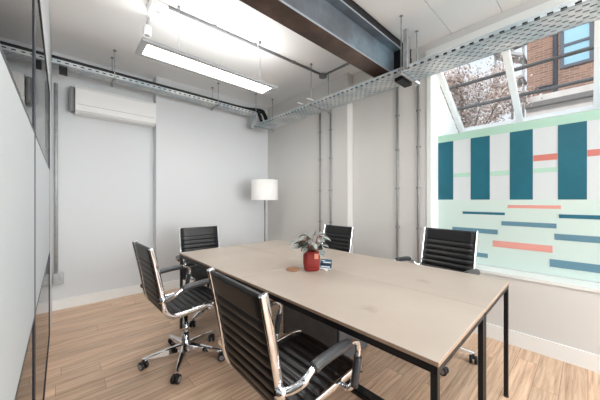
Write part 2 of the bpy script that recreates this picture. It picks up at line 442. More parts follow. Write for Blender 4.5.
# ------------------------------------------------------------------ cable trays
def tray(name, label, x0, x1, y0, y1, z, lip, axis, m, grp=None):
    mb = MB(); tk = .003
    mb.box(x0, x1, y0, y1, z, z+tk)
    if axis == 'Y':
        mb.box(x0, x0+tk, y0, y1, z, z+lip); mb.box(x1-tk, x1, y0, y1, z, z+lip)
    else:
        mb.box(x0, x1, y0, y0+tk, z, z+lip); mb.box(x0, x1, y1-tk, y1, z, z+lip)
    return tag(mb.build(name, m, at=((x0+x1)/2, (y0+y1)/2, z)), label, 'cable tray', grp)
TB = 2.45; TBX0, TBX1 = 2.31, 2.61; TA = 2.65
tray('cable_tray', 'long wide perforated cable tray running under the beam and past the roof window', TBX0, TBX1, -1.6, 3.60, TB, .035, 'Y', PERFY)
tray('cable_tray', 'narrow perforated cable tray carrying black cables along the back wall', XG+.002, 2.33, 3.62, 3.79, TA, .042, 'X', PERFX)
mb = MB().box(2.334, 2.338, 3.63, 3.78, TB+.005, TA+.04).box(2.338, 2.372, 3.63, 3.634, TB+.005, TA+.04).box(2.338, 2.372, 3.776, 3.78, TB+.005, TA+.04)
tag(mb.build('cable_tray_drop', PERFX, at=(2.35, 3.70, 2.57)), 'short vertical perforated tray drop joining the two trays at the corner', 'cable tray')
# cables in trays
def smooth_path(pts, n=6):
    out = []
    P = [Vector(p) for p in pts]
    for i in range(len(P)-1):
        p0 = P[max(0, i-1)]; p1 = P[i]; p2 = P[i+1]; p3 = P[min(len(P)-1, i+2)]
        for k in range(n):
            s = k/n
            out.append(.5*((2*p1)+(p2-p0)*s+(2*p0-5*p1+4*p2-p3)*s*s+(3*p1-p0-3*p2+p3)*s**3))
    out.append(P[-1]); return out
CG = 'black cables in the trays'
CL = 'black cable lying in the ceiling trays, bending down where they meet in the corner'
for i, (yy, zz, rr) in enumerate([(3.65, TA+.003, .022), (3.70, TA+.003, .022), (3.75, TA+.003, .022), (3.668, TA+.038, .027), (3.725, TA+.038, .027)]):
    zz += rr+.001; xx = 2.40+.036*i; zt_ = TB+.004+.017
    p = smooth_path([(XG+.005, yy, zz), (.6, yy, zz), (1.4, yy, zz), (2.1, yy, zz), (xx-.06, yy-.01, zz+.035), (xx, yy-.03, zz-.02), (xx+.01, yy-.06, zz-.09), (xx+.005, 3.56, zt_+.03), (xx-.02, 3.40, zt_), (2.335+.03*i, 3.1, zt_), (2.335+.03*i, 2.0, zt_), (2.335+.03*i, -1.5, zt_)])
    tag(MB().tube(p, [rr if q.y > 3.6 else .0145 for q in p], 8).build('cable', CABLE), CL, 'cable', CG)
for i in range(4):  # extra cables added so the tray slots look dark from below
    x = 2.485+.03*i
    tag(MB().tube([(x, 3.50-.05*i, TB+.021), (x, -1.5, TB+.021)], .0145, 8).build('cable', CABLE), 'black cable added on the wall side of the wide tray to darken its slots', 'cable', 'black cables added behind the slots of the wide tray')
# trapeze hangers
def hanger(label, a, b, zbar, horizontal, grp, plate=True):
    ax, ay = a; bx, by = b
    t = thing('tray_hanger', label, 'hanger', ((ax+bx)/2, (ay+by)/2, zbar), 0, grp)
    for x, y in (a, b):
        rd = part(MB().tube([(x, y, zbar-.015), (x, y, ZC)], .005, 8), 'rod', GALV, t)
        mb = MB().lathe([(.016, 0), (.016, .012)], (x, y, ZC-.013), 12)
        nt_ = mb.build('ceiling_fixing', GREYP); nt_.data.transform(Matrix.Translation(-Vector(t.location))); nt_.parent = rd
    d = (Vector((bx-ax, by-ay, 0))).normalized()*.045
    part(MB().obox((ax-d.x, ay-d.y, zbar), (bx+d.x, by+d.y, zbar), .022, .022), 'bar', CHROME if horizontal else GALV, t)
    for x, y in (a, b): part(MB().lathe([(.011, 0), (.011, .012)], (x, y, zbar-.026), 6), 'nut', GALV, t)
G1 = 'threaded rod hangers holding the wide tray'
ZB = TB-.0125
hanger('threaded rod hanger under the wide tray beside the beam end', (2.298, 1.15), (2.622, 1.15), ZB, True, G1)
hanger('threaded rod hanger under the wide tray between beam and corner', (2.298, 2.32), (2.622, 2.32), ZB, True, G1)
hanger('threaded rod hanger under the wide tray at the far corner', (2.298, 3.57), (2.622, 3.57), ZB, True, G1)
G2 = 'threaded rod hangers holding the back wall tray'
hanger('threaded rod hanger on the back wall tray above the air conditioner', (.445, 3.605), (.445, 3.805), TA-.0125, False, G2)
hanger('threaded rod hanger on the back wall tray under the middle of the linear light', (1.68, 3.605), (1.68, 3.805), TA-.0125, False, G2)
# strut bracket beside the beam end
t = thing('strut_bracket', 'pair of upright galvanised strut channels standing on the tray at the beam end', 'bracket', (2.40, 1.22, TB+.01))
for x, y in ((2.262, 1.10), (2.262, 1.145)):
    pass
part(MB().box(2.268, 2.304, 1.085, 1.089, TB, 2.79).box(2.268, 2.272, 1.085, 1.118, TB, 2.79).box(2.300, 2.304, 1.085, 1.118, TB, 2.79), 'channel', GALV, t)
part(MB().box(2.40, 2.43, 1.13, 1.134, TB+.04, 2.80).box(2.40, 2.404, 1.13, 1.16, TB+.04, 2.80).box(2.426, 2.43, 1.13, 1.16, TB+.04, 2.80), 'channel', GALV, t)
part(MB().box(2.455, 2.495, 1.165, 1.19, TB+.04, 2.82), 'back_channel', BLACKM, t)
part(MB().box(2.29, 2.50, 1.12, 1.128, TB+.04, TB+.07), 'foot_plate', GALV, t)
# black driver box under the tray, near conduit
tag(MB().box(2.40, 2.61, 1.19, 1.27, TB-.035, TB-.0005, .004).build('driver_box', BLACKM, at=(2.5, 1.23, TB-.02)), 'flat black box fixed under the wide tray beside the beam end', 'box')
# two short pipe stubs over the tray near the middle hanger
for yy, lab in ((2.30, 'short pipe stub lying across the wide tray, nearer the beam'), (2.48, 'short pipe stub lying across the wide tray, nearer the corner')):
    tag(MB().tube([(2.20, yy, TB+.05), (2.60, yy, TB+.05)], .0125, 10).build('pipe_stub', CONDM, at=(2.4, yy, TB+.04)), lab, 'pipe')
# ------------------------------------------------------------------ conduits
def conduit(label, pts, r=.012, saddles=(), grp=None, m=None):
    m = m or CONDM; cat = 'conduit'
    c = Vector(pts[-1])
    t = thing('conduit', label, cat, c, 0, grp)
    part(MB().tube(pts, r, 10), 'pipe', m, t)
    for s in saddles:
        part(MB().box(s[0]-.014, s[0]+.014, s[1]-.022, s[1]+.022, s[2]-.008, s[2]+.008, .003), 'saddle', m, t)
    return t
def ycond(px, X): return on_x(px, 200, X)[0]
GC = 'steel conduits down the right wall'
for px, lab, X, r in ((320, 'steel conduit on the right wall, farthest from the window', XF-.014, .0125), (330.5, 'steel conduit on the right wall, second from the far corner', XF-.014, .0125),
                   (397.5, 'steel conduit on the right wall below the black box', XB-.014, .0125), (418.5, 'steel conduit on the right wall nearest the window', XB-.014, .0125)):
    Y = ycond(px, X)
    conduit(lab, [(X, Y, 2.60), (X, Y, .13)], r, [(X, Y, z) for z in (.45, .95, 1.4, 1.85, 2.25)], GC, CONDR)
# back wall conduit
conduit('steel conduit running down the back wall beside the glass partition', [(-.047, YR-.02, 2.60), (-.047, YR-.02, .43)], .016, [(-.047, YR-.02, 1.1), (-.047, YR-.02, 1.85)])
t = thing('socket_box', 'grey metal socket box at the foot of the back wall conduit', 'socket', (-.01, YR-.001, .36))
part(MB().box(-.072, .02, YR-.045, YR-.001, .30, .43, .004), 'body', CONDM, t)
part(MB().box(-.062, .01, YR-.05, YR-.044, .31, .42, .002), 'front_plate', GALV, t)
# ceiling conduit
cz = ZC-.014
conduit('long steel conduit fixed across the ceiling above the linear light', [(.69, 2.46, cz), (2.56, 2.41, cz)], .0135, [(1.1, 2.44, cz), (1.55, 2.43, cz), (2.1, 2.42, cz)], m=CONDC)
conduit('short ceiling conduit from the round junction box to the beam', [(2.615, 2.37, cz), (2.615, 1.505, cz)], .0135, m=CONDC)
tag(MB().lathe([(.05, 0), (.052, .006), (.052, .034), (.05, .039)], (2.61, 2.41, ZC-.04), 24).build('junction_box', CONDC, at=(2.61, 2.41, ZC-.04)), 'round steel junction box where the ceiling conduits meet', 'junction box')
# loose hook on conduit
tag(MB().tube(smooth_path([(1.56, 2.40, 2.955), (1.56, 2.385, 2.91), (1.555, 2.375, 2.87), (1.54, 2.36, 2.85), (1.52, 2.36, 2.865)]), .006, 8).build('cable_hook', WHITEP), 'small white hook hanging from the ceiling conduit above the light', 'hook')
# black box below tray by conduit
tag(MB().box(-.02, .045, 3.66, 3.72, 2.575, TA-.0005, .004).build('sensor_box', BLACKM, at=(.01, 3.69, 2.63)), 'small square black box under the back wall tray by the glass', 'box')

# ------------------------------------------------------------------ air conditioner
t = thing('air_conditioner', 'white wall mounted air conditioner on the back wall below the tray', 'air conditioner', (.52, YR, 2.25))
prof = [(YR-.001, 2.27), (YR-.15, 2.262), (YR-.205, 2.29), (YR-.225, 2.34), (YR-.225, 2.53), (YR-.21, 2.565), (YR-.001, 2.575)]
part(MB().sweep([[(x, a, b) for a, b in prof] for x in (.115, .935)], smooth=False), 'body', WHITEP, t)
part(MB().obox((.16, YR-.185, 2.274), (.89, YR-.185, 2.274), .05, .006, (0, -.45, 1)), 'louvre', mat('louvre_white', (226, 227, 226), .4), t)
part(MB().box(.06, .115, YR-.17, YR-.001, 2.29, 2.56, .02), 'end_block', GREYP, t)  # grey block at the left end of the unit
part(MB().box(.135, .915, YR-.2265, YR-.2245, 2.352, 2.355), 'seam', GREYP, t)

# ------------------------------------------------------------------ linear light
LED = emit('led_diffuser', (255, 252, 246), 9)
def linear_light(x0, x1, y0, y1, z, label, grp=None, wires=()):
    t = thing('linear_light', label, 'light', ((x0+x1)/2, (y0+y1)/2, z), 0, grp)
    mb = MB(); e = .042
    mb.box(x0, x1, y0, y0+e, z, z+.018); mb.box(x0, x1, y1-e, y1, z, z+.018); mb.box(x0, x0+e, y0+e, y1-e, z, z+.018); mb.box(x1-e, x1, y0+e, y1-e, z, z+.018)
    mb.box(x0, x1, y0, y1, z+.016, z+.022)
    part(mb, 'housing', LIGHTH, t)
    part(MB().box(x0+e, x1-e, y0+e, y1-e, z+.006, z+.012), 'diffuser', LED, t)
    for x, y in wires:
        wr = part(MB().tube([(x, y, ZC-.012), (x, y, z+.16)], .0025, 6).tube([(x, y, z+.16), (x-.02, y-.06, z+.022)], .002, 6).tube([(x, y, z+.16), (x+.02, y+.06, z+.022)], .002, 6), 'suspension_wire', GALV, t)
        cp = MB().lathe([(.014, 0), (.014, .022)], (x, y, ZC-.0225), 12).build('ceiling_cap', GREYP); cp.data.transform(Matrix.Translation(-Vector(t.location))); cp.parent = wr
    return t
linear_light(.455, 1.735, 2.275, 2.545, 2.48, 'long white linear LED light hanging from the ceiling in front of the beam', wires=((.76, 2.41), (1.57, 2.36)))
linear_light(.455, 1.735, -.35, -.08, 2.48, 'white linear LED light added behind the viewer as unseen fill', wires=((.76, -.22), (1.57, -.22)))  # unseen fitting added for fill light

# ------------------------------------------------------------------ ceiling devices
t = thing('ceiling_detector', 'white rounded square detector unit on the ceiling at the conduit end', 'detector', (.617, 2.515, ZC))
part(MB().box(.545, .69, 2.44, 2.59, ZC-.075, ZC-.002, .018, 3), 'body', WHITEP, t)
part(MB().box(.60, .63, 2.485, 2.505, ZC-.0775, ZC-.074, .001), 'indicator', GREYP, t)
def spot(loc, label):
    t = thing('spotlight', label, 'spotlight', loc)
    x, y, z = loc
    part(MB().tube([(x, y, z), (x-.015, y-.01, z-.10)], .012, 10), 'stem', CONDM, t)
    part(MB().lathe([(.034, 0), (.036, .01), (.036, .07), (.03, .085), (.02, .09)], (x-.015, y-.01, z-.19), 20), 'shade', WHITEP, t)
    part(MB().lathe([(.022, 0), (.022, .003)], (x-.015, y-.01, z-.192), 16), 'lens', GREYP, t)
    part(MB().lathe([(.02, 0), (.02, .015)], (x, y, z-.0155), 14), 'mount', WHITEP, t)
spot((.595, 2.725, ZC), 'small white spotlight hanging below the ceiling detector')


# ------------------------------------------------------------------ floor lamp
lx, ly = 2.35, 3.40
t = thing('floor_lamp', 'white drum shade floor lamp in the far corner behind the table', 'lamp', (lx, ly, 0))
part(MB().lathe([(.14, 0), (.14, .014), (.13, .02), (.012, .024)], (lx, ly, 0), 32), 'base', LAMPP, t)
part(MB().lathe([(.011, .02), (.011, 1.50)], (lx, ly, 0), 14), 'pole', LAMPP, t)
sh = MB()
sh.sweep([[(lx+r*math.cos(2*PI*k/40), ly+r*math.sin(2*PI*k/40), z) for k in range(40)] for r, z in ((.207, 1.263), (.205, 1.575), (.201, 1.575), (.203, 1.263), (.207, 1.263))], cap=False)
part(sh, 'lamp_shade', LAMPSH, t)
mb = MB()
for k in range(3):
    a = 2*PI*k/3; mb.tube([(lx, ly, 1.49), (lx+.203*math.cos(a), ly+.203*math.sin(a), 1.56)], .003, 6)
part(mb, 'shade_holder', LAMPP, t)

# ------------------------------------------------------------------ desks
TZ = .745; TX0, TX1 = .86, 2.105; TY0, TY1 = .313, 2.71
def desk(x0, x1, label, legs_out):
    t = thing('desk', label, 'desk', ((x0+x1)/2, (TY0+TY1)/2, 0), 0, 'bench desks pushed together')
    ym = (TY0+TY1)/2+.03
    for a, b in ((TY0, ym-.0012), (ym+.0012, TY1)):
        mb = MB(); mb.box(x0, x1, a, b, TZ-.016, TZ, .0015, 1)
        bmesh.ops.recalc_face_normals(mb.bm, faces=mb.bm.faces[:])
        for f in mb.bm.faces: f.material_index = 0 if f.normal.z > .5 else 1
        part(mb, 'desk_top', [TOPM, TOPEDGE], t)
    rz0, rz1 = TZ-.046, TZ-.0165
    i = .006; w_ = .023
    part(MB().box(x0+i, x0+i+w_, TY0+i, TY1-i, rz0, rz1), 'frame_rail', BLACKM, t)
    part(MB().box(x1-i-w_, x1-i, TY0+i, TY1-i, rz0, rz1), 'frame_rail', BLACKM, t)
    part(MB().box(x0+i+w_, x1-i-w_, TY0+i, TY0+i+w_, rz0, rz1), 'frame_rail', BLACKM, t)
    part(MB().box(x0+i+w_, x1-i-w_, TY1-i-w_, TY1-i, rz0, rz1), 'frame_rail', BLACKM, t)
    for lx0, ly0 in ((x0+i, TY0+i), (x1-i-w_, TY0+i), (x0+i, TY1-i-w_), (x1-i-w_, TY1-i-w_)):
        lg = part(MB().box(lx0, lx0+w_, ly0, ly0+w_, .008, rz0+.0005, .002, 1), 'leg', BLACKM, t)
        ft = MB().lathe([(.014, 0), (.014, .0085)], (lx0+w_/2, ly0+w_/2, 0), 12).build('foot', RUBBER); ft.data.transform(Matrix.Translation(-Vector(t.location))); ft.parent = lg
    c_ = Vector((1.46, 1.517, 0)); t.rotation_euler = (0, 0, R(.8)); t.location = c_+Vector((.012, .015, 0))+Matrix.Rotation(R(.8), 3, 'Z') @ (Vector(t.location)-c_)
desk(TX0, (TX0+TX1)/2-.001, 'pale desk of the near row, long edge beside the two chairs on the left', 0)
desk((TX0+TX1)/2+.001, TX1, 'pale desk of the far row, on the window side of the seam', 1)

tag(MB().box(1.405, 1.475, .45, 1.22, 0, .035, .006, 2).build('floor_cable_duct', BLACKM, at=(1.44, .83, 0)), 'black cable duct lying on the floor under the middle of the table', 'cable duct')
# cabinet under the desks
cx0, cx1, cy0, cy1 = 1.54, 1.94, 1.27, 1.93
t = thing('low_cabinet', 'dark grey low cabinet standing under the middle of the table', 'cabinet', ((cx0+cx1)/2, (cy0+cy1)/2, 0))
part(MB().box(cx0+.02, cx1, cy0, cy1, .012, .60, .004, 1), 'body', CABD, t)
part(MB().box(cx0, cx0+.018, cy0+.012, cy1-.012, .035, .595, .003, 1), 'door', CABD, t)
part(MB().box(cx0+.004, cx0+.02, cy0-.001, cy0+.012, .012, .60), 'edge_strip', BLACKM, t)
part(MB().box(cx0+.004, cx0+.02, cy1-.012, cy1+.001, .012, .60), 'edge_strip', BLACKM, t)
for x in (cx0+.05, cx1-.05):
    for y in (cy0+.05, cy1-.05): part(MB().lathe([(.018, 0), (.018, .0125)], (x, y, 0), 12), 'foot', RUBBER, t)

# ------------------------------------------------------------------ chairs
# side profile of the sling in the local x-z plane (faces +x)
def cat(P, n):
    return [Vector((p.x, p.z)) for p in smooth_path([(a, 0, b) for a, b in P], n)]
SEATP = [(.27, .425), (.255, .455), (.21, .472), (.08, .464), (-.06, .452), (-.16, .45)]
BACKP = [(-.16, .45), (-.20, .472), (-.226, .53), (-.245, .64), (-.274, .79), (-.306, .94)]
def resample(P, step):
    out = [P[0]]; acc = 0
    for a, b in zip(P, P[1:]):
        seg = (b-a).length; s = step-acc
        while s <= seg:
            out.append(a+(b-a)*(s/seg)); s += step
        acc = seg-(s-step)
    if (out[-1]-P[-1]).length > step*.3: out.append(P[-1])
    return out
def sling(P, hw, rib, plain_end=0, plain_start=0):
    P = resample(P, rib/8)
    n = len(P); total = (n-1)*rib/8
    mb = MB(); rings = []
    M = 9
    for i, p in enumerate(P):
        a = P[max(0, i-1)]; b = P[min(n-1, i+1)]; d = (b-a).normalized(); nn = Vector((-d.y, d.x))
        s = i*rib/8
        plain = (total-s) < plain_end or s < plain_start
        if plain and (total-s) < plain_end:
            k = min(1, (total-s)/.012)*.5+.5
            k = max(k, 0); thk = .014*(k if total-s > .001 else .35)
        else:
            ph = (s % rib)/rib
            thk = .0055+.0105*math.sqrt(max(0, math.sin(PI*ph)))
        loop = []
        for j in range(M+1):
            y = -hw+2*hw*j/M; e = 1-max(0, abs(y)/hw-.8)/.2*.45
            loop.append((p.x+nn.x*thk*e, y, p.y+nn.y*thk*e))
        for j in range(M, -1, -1):
            y = -hw+2*hw*j/M; e = 1-max(0, abs(y)/hw-.8)/.2*.45
            loop.append((p.x-nn.x*thk*e, y, p.y-nn.y*thk*e))
        rings.append(loop)
    mb.sweep(rings)
    return mb
def build_chair(label):
    t = thing('office_chair', label, 'chair', (0, 0, 0), 0, 'ribbed black office chairs round the table')
    sp = cat(SEATP, 14); bp = cat(BACKP, 14)
    HW = .212
    sling(sp, HW, .047).build('seat', LEATHER, t)
    sling(bp, HW, .047, plain_end=.105).build('backrest', LEATHER, t)
    # chrome side rails follow the whole profile (flat oval section)
    full = sp+bp[1:]
    for s in (-1, 1):
        mb = MB(); rings = []
        Q = resample(full, .02); Q = Q[2:]
        e = (Q[-1]-Q[-2]).normalized(); Q.append(Q[-1]+e*.008)
        for i, p in enumerate(Q):
            a = Q[max(0, i-1)]; b = Q[min(len(Q)-1, i+1)]; d = (b-a).normalized(); nn = Vector((-d.y, d.x))
            rings.append([(p.x+nn.x*.019*math.cos(2*PI*k/12), s*(HW+.009)+.0085*math.sin(2*PI*k/12), p.y+nn.y*.019*math.cos(2*PI*k/12)) for k in range(12)])
        mb.sweep(rings); mb.build('side_rail', CHROME, t)
    # arms
    for s in (-1, 1):
        ya, yo = s*(HW+.018), s*(HW+.07)
        P = [(-.245, ya, .59), (-.215, s*(HW+.04), .592), (-.18, yo, .62), (-.13, yo, .648), (-.07, yo, .660), (.065, yo, .666), (.118, yo, .658), (.140, yo, .632), (.138, yo, .59), (.118, yo, .50), (.108, s*(HW+.05), .455), (.10, ya, .452)]
        sm = smooth_path(P, 5)
        def slot(i0, i1): return sm[i0*5:i1*5+1]
        arm = MB().tube(sm, [.015 if (k < 12) else .0125 for k in range(len(sm))], 12).build('armrest', CHROME, t)
        MB().tube(slot(3, 5)+[Vector((.08, yo, .6645))], [.0215]*11+[.019], 12).build('arm_pad', ARMPAD, arm)
        MB().tube(slot(8, 9)+[Vector((.112, yo, .47))], .0175, 12).build('arm_sleeve', ARMPAD, arm)
        lug = MB().tube([(-.25, s*(HW+.005), .585), (-.228, s*(HW+.035), .588)], [.022, .018], 12).build('arm_joint', CHROME, arm)
    # cross bars under seat and behind the back
    MB().tube([(.03, -HW, .445), (.03, -.1, .428), (.03, .1, .428), (.03, HW, .445)], .012, 10).build('cross_bar', CHROME, t)
    MB().tube([(-.12, -HW, .435), (-.12, -.1, .425), (-.12, .1, .425), (-.12, HW, .435)], .012, 10).build('cross_bar', CHROME, t)
    mech = MB().box(-.13, .06, -.075, .075, .375, .425, .012, 2).build('tilt_mechanism', BLACKM, t)
    MB().tube([(0, .07, .395), (.0, .19, .385)], .006, 8).lathe([(.012, 0), (.012, .02)], (0, .19, .375), 10).build('lever', BLACKM, mech)
    MB().lathe([(.024, .20), (.024, .285), (.016, .287), (.016, .39)], (0, 0, 0), 18).build('gas_column', CHROME, t)
    MB().lathe([(.034, .055), (.04, .075), (.04, .12), (.03, .14), (.025, .205)], (0, 0, 0), 20).build('base_hub', CHROME, t)
    for k in range(5):
        a = 2*PI*k/5+R(22)
        c, sn = math.cos(a), math.sin(a)
        rings = []
        for u, hw, z0, z1 in ((.03, .026, .075, .125), (.12, .022, .075, .115), (.22, .018, .072, .098), (.285, .014, .070, .086), (.30, .008, .072, .084)):
            loop = [(u, -hw, z0), (u, hw, z0), (u, hw*.8, z1-.006), (u, hw*.4, z1), (u, -hw*.4, z1), (u, -hw*.8, z1-.006)]
            rings.append([(x*c-y*sn, x*sn+y*c, z) for x, y, z in loop])
        leg = MB().sweep(rings, smooth=False).build('base_leg', CHROME, t)
        # twin-wheel castor, swivelled a little
        ca = a+R(50+37*k); wx, wy = .285*c, .285*sn
        cs = MB()
        ux, uy = math.cos(ca), math.sin(ca)
        for sd in (-1, 1):
            ox, oy = wx+uy*-1*sd*.016-ux*.012, wy+ux*sd*.016-uy*.012
            A = Vector((ox-uy*-1*.0, oy, .03))
            ax_ = Vector((-uy, ux, 0))
            cs.tube([A-ax_*.010, A-ax_*.008, A+ax_*.008, A+ax_*.010], [.026, .030, .030, .026], 18)
        cs.mi = 1
        for sd in (-1, 1):
            A = Vector((wx-ux*.012, wy-uy*.012, .03)); ax_ = Vector((-uy, ux, 0))
            cs.tube([A+ax_*sd*.0255, A+ax_*sd*.0275], .018, 14)
        cs.mi = 0
        cs.tube([(wx, wy, .03), (wx, wy, .075)], .009, 8)
        A = Vector((wx-ux*.012, wy-uy*.012, .03))
        cs.box(A.x-.012, A.x+.012, A.y-.012, A.y+.012, .035, .062, .004, 1)
        cs.build('castor', [RUBBER, CASTW], leg)
    return t
def copy_tree(o, parent=None):
    c = o.copy(); COL.objects.link(c)
    if parent: c.parent = parent
    for ch in o.children: copy_tree(ch, c)
    return c
CH = [((.815, .955), -1, 0, 'black ribbed office chair in the foreground, seen from behind with its chrome side rail'),
      ((.735, 2.165), 2, 0, 'black ribbed office chair on the left with its whole chrome star base in view'),
      ((1.20, 2.83), -93, 0, 'black ribbed office chair at the far end of the table, against the back wall'),
      ((2.26, 2.10), 180, 0, 'black ribbed office chair across the table behind the red plant pot'),
      ((2.27, .868), 174, .06, 'black ribbed office chair by the window, in front of the mural')]
chair0 = build_chair(CH[0][3])
for i, ((x, y), rz, lift, lab) in enumerate(CH):
    o = chair0 if i == 0 else copy_tree(chair0)
    o.location = (x, y, 0); o.rotation_euler = (0, 0, R(rz)); o['label'] = lab
    if lift:
        for ch in o.children:
            if ch.name.startswith('base_leg'): ch.rotation_euler.z = R(22)
            if not ch.name.startswith(('base_leg', 'base_hub')): ch.location.z += lift

# ------------------------------------------------------------------ table objects
px_, py_ = 1.375, 1.385
t = thing('potted_plant', 'silvery leaved plant in a rounded red pot on the table', 'plant', (px_, py_, TZ))
pot = MB()
def sq(r, z, n=32, e=4.):
    out = []
    for k in range(n):
        a = 2*PI*k/n; c, s = math.cos(a), math.sin(a)
        q = (abs(c)**e+abs(s)**e)**(-1/e)
        x, y = r*q*c, r*q*s
        out.append((px_+x*math.cos(.9)-y*math.sin(.9), py_+x*math.sin(.9)+y*math.cos(.9), TZ+z))
    return out
pot.sweep([sq(.045, 0), sq(.056, .012), sq(.061, .05), sq(.060, .115), sq(.055, .143), sq(.051, .143), sq(.053, .115), sq(.053, .10)])
pt = part(pot, 'pot', POTRED, t)
vd = Vector((-px_, -py_, 0)).normalized(); vr = Vector((vd.y*-1, vd.x, 0))   # towards viewer / to the viewer's right
# punched dot pattern on the pot's left side
dm = MB()
for aa in range(5):
    for bb in range(8):
        ph = .9+PI+.0+(-.62+.31*aa+(.155 if bb % 2 else 0))
        zz = .03+.0115*bb; e_ = 4.
        c0, s0 = math.cos(ph-.9), math.sin(ph-.9); q = (abs(c0)**e_+abs(s0)**e_)**(-1/e_)*.0605
        P0 = Vector((px_+q*math.cos(ph), py_+q*math.sin(ph), TZ+zz)); n0 = Vector((math.cos(.9+PI), math.sin(.9+PI), 0))
        dm.tube([P0-n0*.004, P0+n0*.0008], .003, 8)
part(dm, 'punched_dots', SOIL, t)
part(MB().sweep([sq(.0525, .118), sq(.0525, .124)]), 'soil', SOIL, t)
lf = MB(); st = MB()
random.seed(5)
def leaf(base, tip, w, mi, droop):
    base = Vector(base); tip = Vector(tip); d = tip-base; side = Matrix.Rotation(random.uniform(-1.1, 1.1), 3, d.normalized()) @ d.cross(Vector((0, 0, 1))).normalized()
    rings = []; n = 7
    for i in range(n+1):
        s = i/n; ww = w*math.sin(PI*min(1, .06+s*.94))**.8*(1-.25*s)
        p = base+d*s+Vector((0, 0, -droop*s*s+droop*.6*s))
        rings.append([p-side*ww+Vector((0, 0, .18*ww)), p+Vector((0, 0, -.1*ww)), p+side*ww+Vector((0, 0, .18*ww))])
    lf.mi = mi
    lf.sweep(rings, closed=False, cap=False)
for k in range(46):
    a = 2*PI*k*.382+random.uniform(-.2, .2); rr = random.uniform(.02, .085); h = random.uniform(.02, .14)
    b = Vector((px_+.018*math.cos(a), py_+.018*math.sin(a), TZ+.12)); m_ = b+Vector((rr*math.cos(a), rr*math.sin(a), h))
    st.tube([b, b+(m_-b)*.5+Vector((0, 0, .012)), m_], .002, 5)
    L_ = random.uniform(.06, .09); e = m_+Vector((L_*math.cos(a)*.8, L_*math.sin(a)*.8, random.uniform(-.035, .012)))
    leaf(m_, e, random.uniform(.018, .03), (0 if k % 3 else 3) if k % 7 else (1 if k % 21 else 2), .02)
part(st, 'stems', LEAFB, t)
part(lf, 'leaves', [LEAF, LEAFB, LEAFR, mat('leaf_dark_green', (66, 72, 68), .5, noise=.4, nscale=50)], t)
# salmon tag on the rim
c = Vector((px_, py_, TZ+.112))+vr*(-.0)+vd*.0
EOFTAG = None
ang = math.atan2(vd.y, vd.x)
tg = MB()
tp = Vector((px_, py_, 0))+vd*.0655+vr*.036
tg.obox((tp.x, tp.y, TZ+.095), (tp.x, tp.y, TZ+.132), .03, .002, (vd.x, vd.y, 0))
part(tg, 'tag', SALMON, pt if False else t)
# little card
cxy = Vector((px_, py_, 0))+vr*.105+vd*.02
t = thing('table_card', 'small blue printed card leaning on a holder beside the red pot', 'card', (cxy.x, cxy.y, TZ), 0)
f_ = (vd*.95+vr*(-.3)).normalized(); s_ = Vector((-f_.y, f_.x, 0)); upv = (Vector((0, 0, 1))-f_*.25).normalized()
def cardbox(mb, u0, u1, v0, v1, o0, o1):
    nrm = s_.cross(upv).normalized()
    if nrm.dot(vd) < 0: nrm = -nrm
    base = Vector((cxy.x, cxy.y, TZ+.012))
    lo = [base+s_*u+upv*v+nrm*o0 for u, v in ((u0, v0), (u1, v0), (u1, v1), (u0, v1))]
    hi = [p+nrm*(o1-o0) for p in lo]
    mb.sweep([lo, hi], smooth=False)
mb = MB(); cardbox(mb, -.043, .043, 0, .07, 0, .002); cb = part(mb, 'card', CARDM, t)
mb = MB(); cardbox(mb, -.043, .043, 0, .006, .002, .0026); cardbox(mb, -.036, .03, .012, .02, .002, .0028); cardbox(mb, -.02, .036, .044, .052, .002, .0028); cardbox(mb, -.036, -.008, .056, .062, .002, .0028); mb.build('print', CARDW).parent = cb
cb.children[0].data.transform(Matrix.Translation(-Vector(t.location)))
mb = MB(); cardbox(mb, -.043, .043, .024, .04, .002, .0027); q = mb.build('print_band', CARDN); q.data.transform(Matrix.Translation(-Vector(t.location))); q.parent = cb
part(MB().box(cxy.x-.012, cxy.x+.012, cxy.y-.012, cxy.y+.012, TZ, TZ+.013, .002, 1), 'holder', WHITEP, t)
# coaster
a = on_x(293, 269, 1.0)
d_ = F*(H-TZ-.006)/69; la = (293-300)/F*d_
cox = d_*math.sin(th)+la*math.cos(th); coy = d_*math.cos(th)-la*math.sin(th)
tag(MB().lathe([(.05, 0), (.052, .002), (.052, .009), (.05, .011)], (cox, coy, TZ), 32).build('coaster', COASTER, at=(cox, coy, TZ)), 'round wooden coaster on the table left of the red pot', 'coaster')

# ------------------------------------------------------------------ outside
struct(MB().box(4.5, 40, -25, 30, -.3, -.05).build('floor_outside', mat('paving_grey', (150, 148, 144), .9, noise=.1)))
BX = 12.0
t = thing('brick_building', 'brown brick building with a blue paned window beyond the roof glazing', 'building', (BX, -2, 0))
part(MB().box(BX, BX+5, -9, 1.43, 4.75, 11), 'wall', BRICK, t)
part(MB().box(BX-.25, BX+5, -9, 1.43, 0, 4.75), 'base_wall', mat('render_pale', (214, 208, 202), .8, noise=.08, nscale=3), t)
part(MB().box(BX-.45, BX, -9, 1.43, 4.35, 4.5), 'ledge', mat('ledge_grey', (120, 116, 112), .8), t)
WINB = mat('window_blue', (150, 196, 214), .2)
DKW = mat('window_frame_dark', (70, 76, 86), .5)
for y0 in (-.03, -2.3, -4.6):
    fr = MB(); z0, z1 = 5.6, 7.4; y1 = y0+.55; e = .09
    fr.box(BX-.06, BX+.02, y0-e, y0, z0-e, z1+e).box(BX-.06, BX+.02, y1, y1+e, z0-e, z1+e).box(BX-.06, BX+.02, y0, y1, z0-e, z0).box(BX-.06, BX+.02, y0, y1, z1, z1+e).box(BX-.06, BX+.02, y0, y1, 6.2, 6.27)
    f = part(fr, 'window_frame', DKW, t)
    p = MB().box(BX-.02, BX-.001, y0, y1, z0, z1).build('pane', WINB); p.data.transform(Matrix.Translation(-Vector(t.location))); p.parent = f
